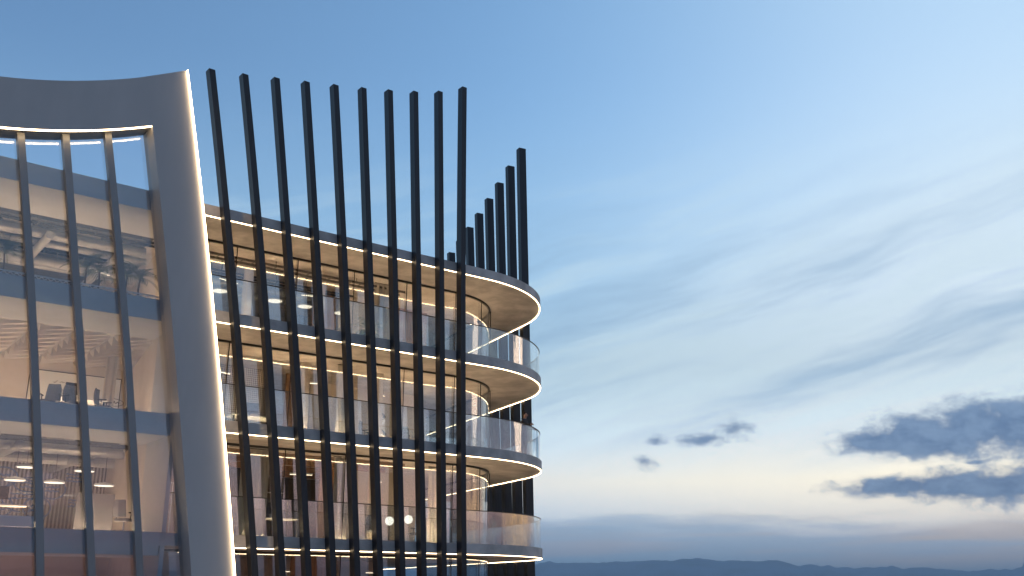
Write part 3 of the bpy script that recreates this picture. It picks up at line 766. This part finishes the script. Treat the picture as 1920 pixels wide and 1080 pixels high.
# curtains
def curtain(label, u0, u1, v, k, amp=.05, m=None):
    t = thing('curtain', label, 'curtain', u0, v, FL[k]+.02)
    n = int((u1-u0)/.03); h = SB[k+1]-FL[k]-.06; rings = []
    bm = new(); prev = None
    for i in range(n+1):
        x = -(u1-u0)*i/n; y = amp*math.sin(i*.9)+.4*amp*math.sin(i*.37)
        a = [bm.verts.new((x, y, 0)), bm.verts.new((x, y*.8, h)), bm.verts.new((x, y*.8+.008, h)), bm.verts.new((x, y+.008, 0))]
        if prev:
            for q in range(4): bm.faces.new((prev[q], a[q], a[(q+1) % 4], prev[(q+1) % 4]))
        prev = a
    link('drape', bm, m or M_cur, t)
    bm = new(); tube(bm, (.05, 0, h+.02), (-(u1-u0)-.05, 0, h+.02), .015, n=6); link('curtain_rail', bm, M_dark, t)
curtain('pale curtain on the third lit floor near the glowing column', 11.3, 12.3, 2.75, 0)
curtain('gathered pale curtain on the third lit floor left of the globe lamps', 8.3, 8.9, 2.8, 0)
curtain('pale curtain on the top floor right of the leafy plant', 6.6, 7.5, 2.9, 2)
curtain('long pale curtain in the rounded end of the third lit floor', 3.9, 4.6, 3.4, 0)
curtain('pale curtain in front of the meeting room partition', 15.55, 15.95, 6.2, 1)
curtain('pale curtain on the second lit floor right of the wood panel', 8.3, 8.8, 3.0, 1)
# sculpture
t = thing('ribbon_sculpture', 'black and white ribbon sculpture on the second lit floor', 'sculpture', 6.7, 3.6, FL[1]+.012)
bm = new(); box(bm, -.3, .3, -.2, .2, 0, .5); link('plinth', bm, M_board, t)
for nm_, ph, mm in (('dark_ribbon', 0, M_blk), ('white_ribbon', 1.6, M_board)):
    bm = new(); rings = []
    for i in range(40):
        q = i/39; z = .502+1.0*q; x = .26*math.sin(q*9+ph); y = .12*math.cos(q*7+ph)
        rings.append([(x-.05, y, z), (x+.05, y, z), (x+.05, y+.03, z+.02), (x-.05, y+.03, z+.02)])
    loft(bm, rings); link(nm_, bm, mm, t)

# ------------------------------------------------------------------ man in a dark suit at the balustrade
def skin_mesh(name, verts, edges, radii, root, m, parent, sub=2):
    me = bpy.data.meshes.new(name); me.from_pydata(verts, edges, [])
    o = bpy.data.objects.new(name, me); COL.objects.link(o); o.parent = parent
    md = o.modifiers.new('skin', 'SKIN'); md.use_smooth_shade = True
    for i, r in enumerate(radii):
        q = me.skin_vertices[0].data[i]; q.radius = r if isinstance(r, tuple) else (r, r); q.use_root = (i == root)
    sb = o.modifiers.new('subdivision', 'SUBSURF'); sb.levels = sub; sb.render_levels = sub
    me.materials.append(m); return o
M_skin = mat('skin', (.45, .25, .17), .55); M_suit = mat('navy_suit', (.018, .02, .03), .8, var=.2, scale=30); M_shirt = mat('white_shirt', (.7, .7, .7), .8); M_hair = mat('dark_hair', (.02, .013, .01), .6); M_shoe = mat('black_shoe', (.01, .01, .01), .3)
mu, mv = 1.70, 1.34
man = bpy.data.objects.new('person', None); COL.objects.link(man)
man.location = W(mu, mv, FL[1]); man['label'] = 'person in a dark suit and white shirt leaning on the curved balcony rail'; man['category'] = 'person'
hand = W(1.98, .50, FL[1]+1.14)-W(mu, mv, FL[1])
face = math.atan2(-.40, .92)                       # faces right in the picture and a little to the viewer
man.rotation_euler = (0, 0, face)
hl = Matrix.Rotation(-face, 3, 'Z') @ hand         # hand in the man's own axes (x forward, y left)
HB = [(0,0,.95),(.02,0,1.15),(.03,0,1.36),(.045,0,1.47),(.07,0,1.54),(.085,0,1.62),(.08,0,1.70),           # 0-6 pelvis..crown
      (.03,.17,1.40),(.10,.25,1.15),(.30,.22,1.10),                                                       # 7-9 left arm
      (.03,-.17,1.40),(hl.x*.45+.02,-.27+.0*hl.y,1.18),(hl.x*.93,hl.y*.93,hl.z+.02),                         # 10-12 right arm
      (0,.10,.90),(.04,.11,.50),(0,.11,.08),(.13,.12,.04),(0,-.10,.90),(.0,-.11,.50),(-.08,-.11,.08),(.06,-.12,.04)]
HE = [(0,1),(1,2),(2,3),(3,4),(4,5),(5,6),(2,7),(7,8),(8,9),(2,10),(10,11),(11,12),(0,13),(13,14),(14,15),(15,16),(0,17),(17,18),(18,19),(19,20)]
HR = [(.13,.15),(.11,.14),(.11,.15),.055,.062,(.085,.075),(.07,.062),.06,.042,.03,.06,.042,.03,.08,.055,.04,.035,.08,.055,.04,.035]
body = skin_mesh('body', HB, HE, HR, 0, M_skin, man)
JR = [(.16,.18),(.135,.165),(.135,.175),.078,0,0,0,.078,.058,.045,.078,.058,.045,.095,0,0,0,.095]
keep = [0,1,2,3,7,8,9,10,11,12,13,17]; idx = {k: i for i, k in enumerate(keep)}
skin_mesh('jacket', [HB[k] for k in keep], [(idx[a], idx[b]) for a, b in HE if a in idx and b in idx], [JR[k] for k in keep], 0, M_suit, man)
keep = [0,13,14,15,17,18,19]; idx = {k: i for i, k in enumerate(keep)}; TR = {0:(.14,.16),13:.10,14:.075,15:.07,17:.10,18:.075,19:.07}
skin_mesh('trousers', [HB[k] for k in keep], [(idx[a], idx[b]) for a, b in HE if a in idx and b in idx], [TR[k] for k in keep], 0, M_suit, man)
for f, tp in ((15, 16), (19, 20)):
    bm = new(); a, b = Vector(HB[f]), Vector(HB[tp]); bmesh.ops.create_uvsphere(bm, u_segments=12, v_segments=8, radius=1, matrix=Matrix.Translation((a*.4+b*.6+Vector((0, 0, -.0)))) @ Matrix.Diagonal((.15, .05, .05, 1))); link('shoe', bm, M_shoe, man, True)
bm = new(); bmesh.ops.create_uvsphere(bm, u_segments=16, v_segments=10, radius=1, matrix=Matrix.Translation((.058, 0, 1.675)) @ Matrix.Diagonal((.098, .084, .092, 1)))
for v in bm.verts[:]:
    if v.co.x > .115 and v.co.z < 1.70: v.co.x = .10
link('hair', bm, M_hair, man, True)
bm = new(); loft(bm, [[(.10, -.05, 1.46), (.12, 0, 1.40), (.10, .05, 1.46), (.05, .06, 1.49), (.05, -.06, 1.49)], [(.165, -.02, 1.24), (.17, 0, 1.22), (.165, .02, 1.24), (.12, .02, 1.24), (.12, -.02, 1.24)]]); link('shirt', bm, M_shirt, man)
bm = new(); tube(bm, (.128, 0, 1.42), (.176, 0, 1.22), .018, .026, 6); link('tie', bm, M_suit, man)
# face and ears
bm = new(); tube(bm, (.155, 0, 1.625), (.182, 0, 1.595), .010, .016, 6); link('nose', bm, M_skin, man, True)
for sy in (-1, 1):
    bm = new(); bmesh.ops.create_uvsphere(bm, u_segments=8, v_segments=6, radius=1, matrix=Matrix.Translation((.075, sy*.078, 1.61)) @ Matrix.Diagonal((.022, .010, .032, 1))); link('ear', bm, M_skin, man, True)
    bm = new(); bmesh.ops.create_uvsphere(bm, u_segments=8, v_segments=6, radius=.011, matrix=Matrix.Translation((.152, sy*.032, 1.632))); link('eye', bm, M_hair, man, True)
bm = new(); tube(bm, (.158, -.024, 1.568), (.158, .024, 1.568), .006, n=6); link('mouth', bm, mat('lips', (.3, .12, .1), .5), man)
# hands: palm, four fingers closed over the rail and a thumb
def hand_mesh(c, d, side, label=None):
    c = Vector(c); d = Vector(d).normalized(); lat = d.cross(Vector((0, 0, 1))).normalized()
    bm = new(); tube(bm, c-d*.05, c+d*.045, .028, .036, 8)
    for k, ln in enumerate((.062, .072, .068, .052)):
        p = c+d*.04+lat*(k-1.5)*.020; a = p+d*ln*.5+Vector((0, 0, -.006)); b = a+d*ln*.3+Vector((0, 0, -ln*.4)); e = b-d*ln*.1+Vector((0, 0, -ln*.35))
        tube(bm, p, a, .0095, .009, 6); tube(bm, a, b, .009, .0085, 6); tube(bm, b, e, .0085, .007, 6)
    p = c-d*.01+lat*side*.03; a = p+lat*side*.025+d*.025; tube(bm, p, a, .012, .010, 6); tube(bm, a, a+d*.03-lat*side*.008-Vector((0, 0, .02)), .010, .008, 6)
    link('hand', bm, M_skin, man, True)
hand_mesh((hl.x, hl.y, hl.z), (hl.x+.02, hl.y+.24, 0), 1)
hand_mesh((.34, .215, 1.10), (1, -.1, -.25), -1)
# ---- haze
hz = new(); box(hz, -62000, 62000, -62000, 62000, -1, 680)
hm = bpy.data.materials.new('haze_air'); hm.use_nodes = True; t_ = hm.node_tree; t_.nodes.clear()
pvn = N(t_, 'ShaderNodeVolumePrincipled'); pvn.inputs['Density'].default_value = 9.0e-5
pvn.inputs['Color'].default_value = (.66, .86, 1, 1); pvn.inputs['Anisotropy'].default_value = 0
ho = N(t_, 'ShaderNodeOutputMaterial'); t_.links.new(pvn.outputs[0], ho.inputs['Volume'])
o = link('haze', hz, hm); o['kind'] = 'stuff'
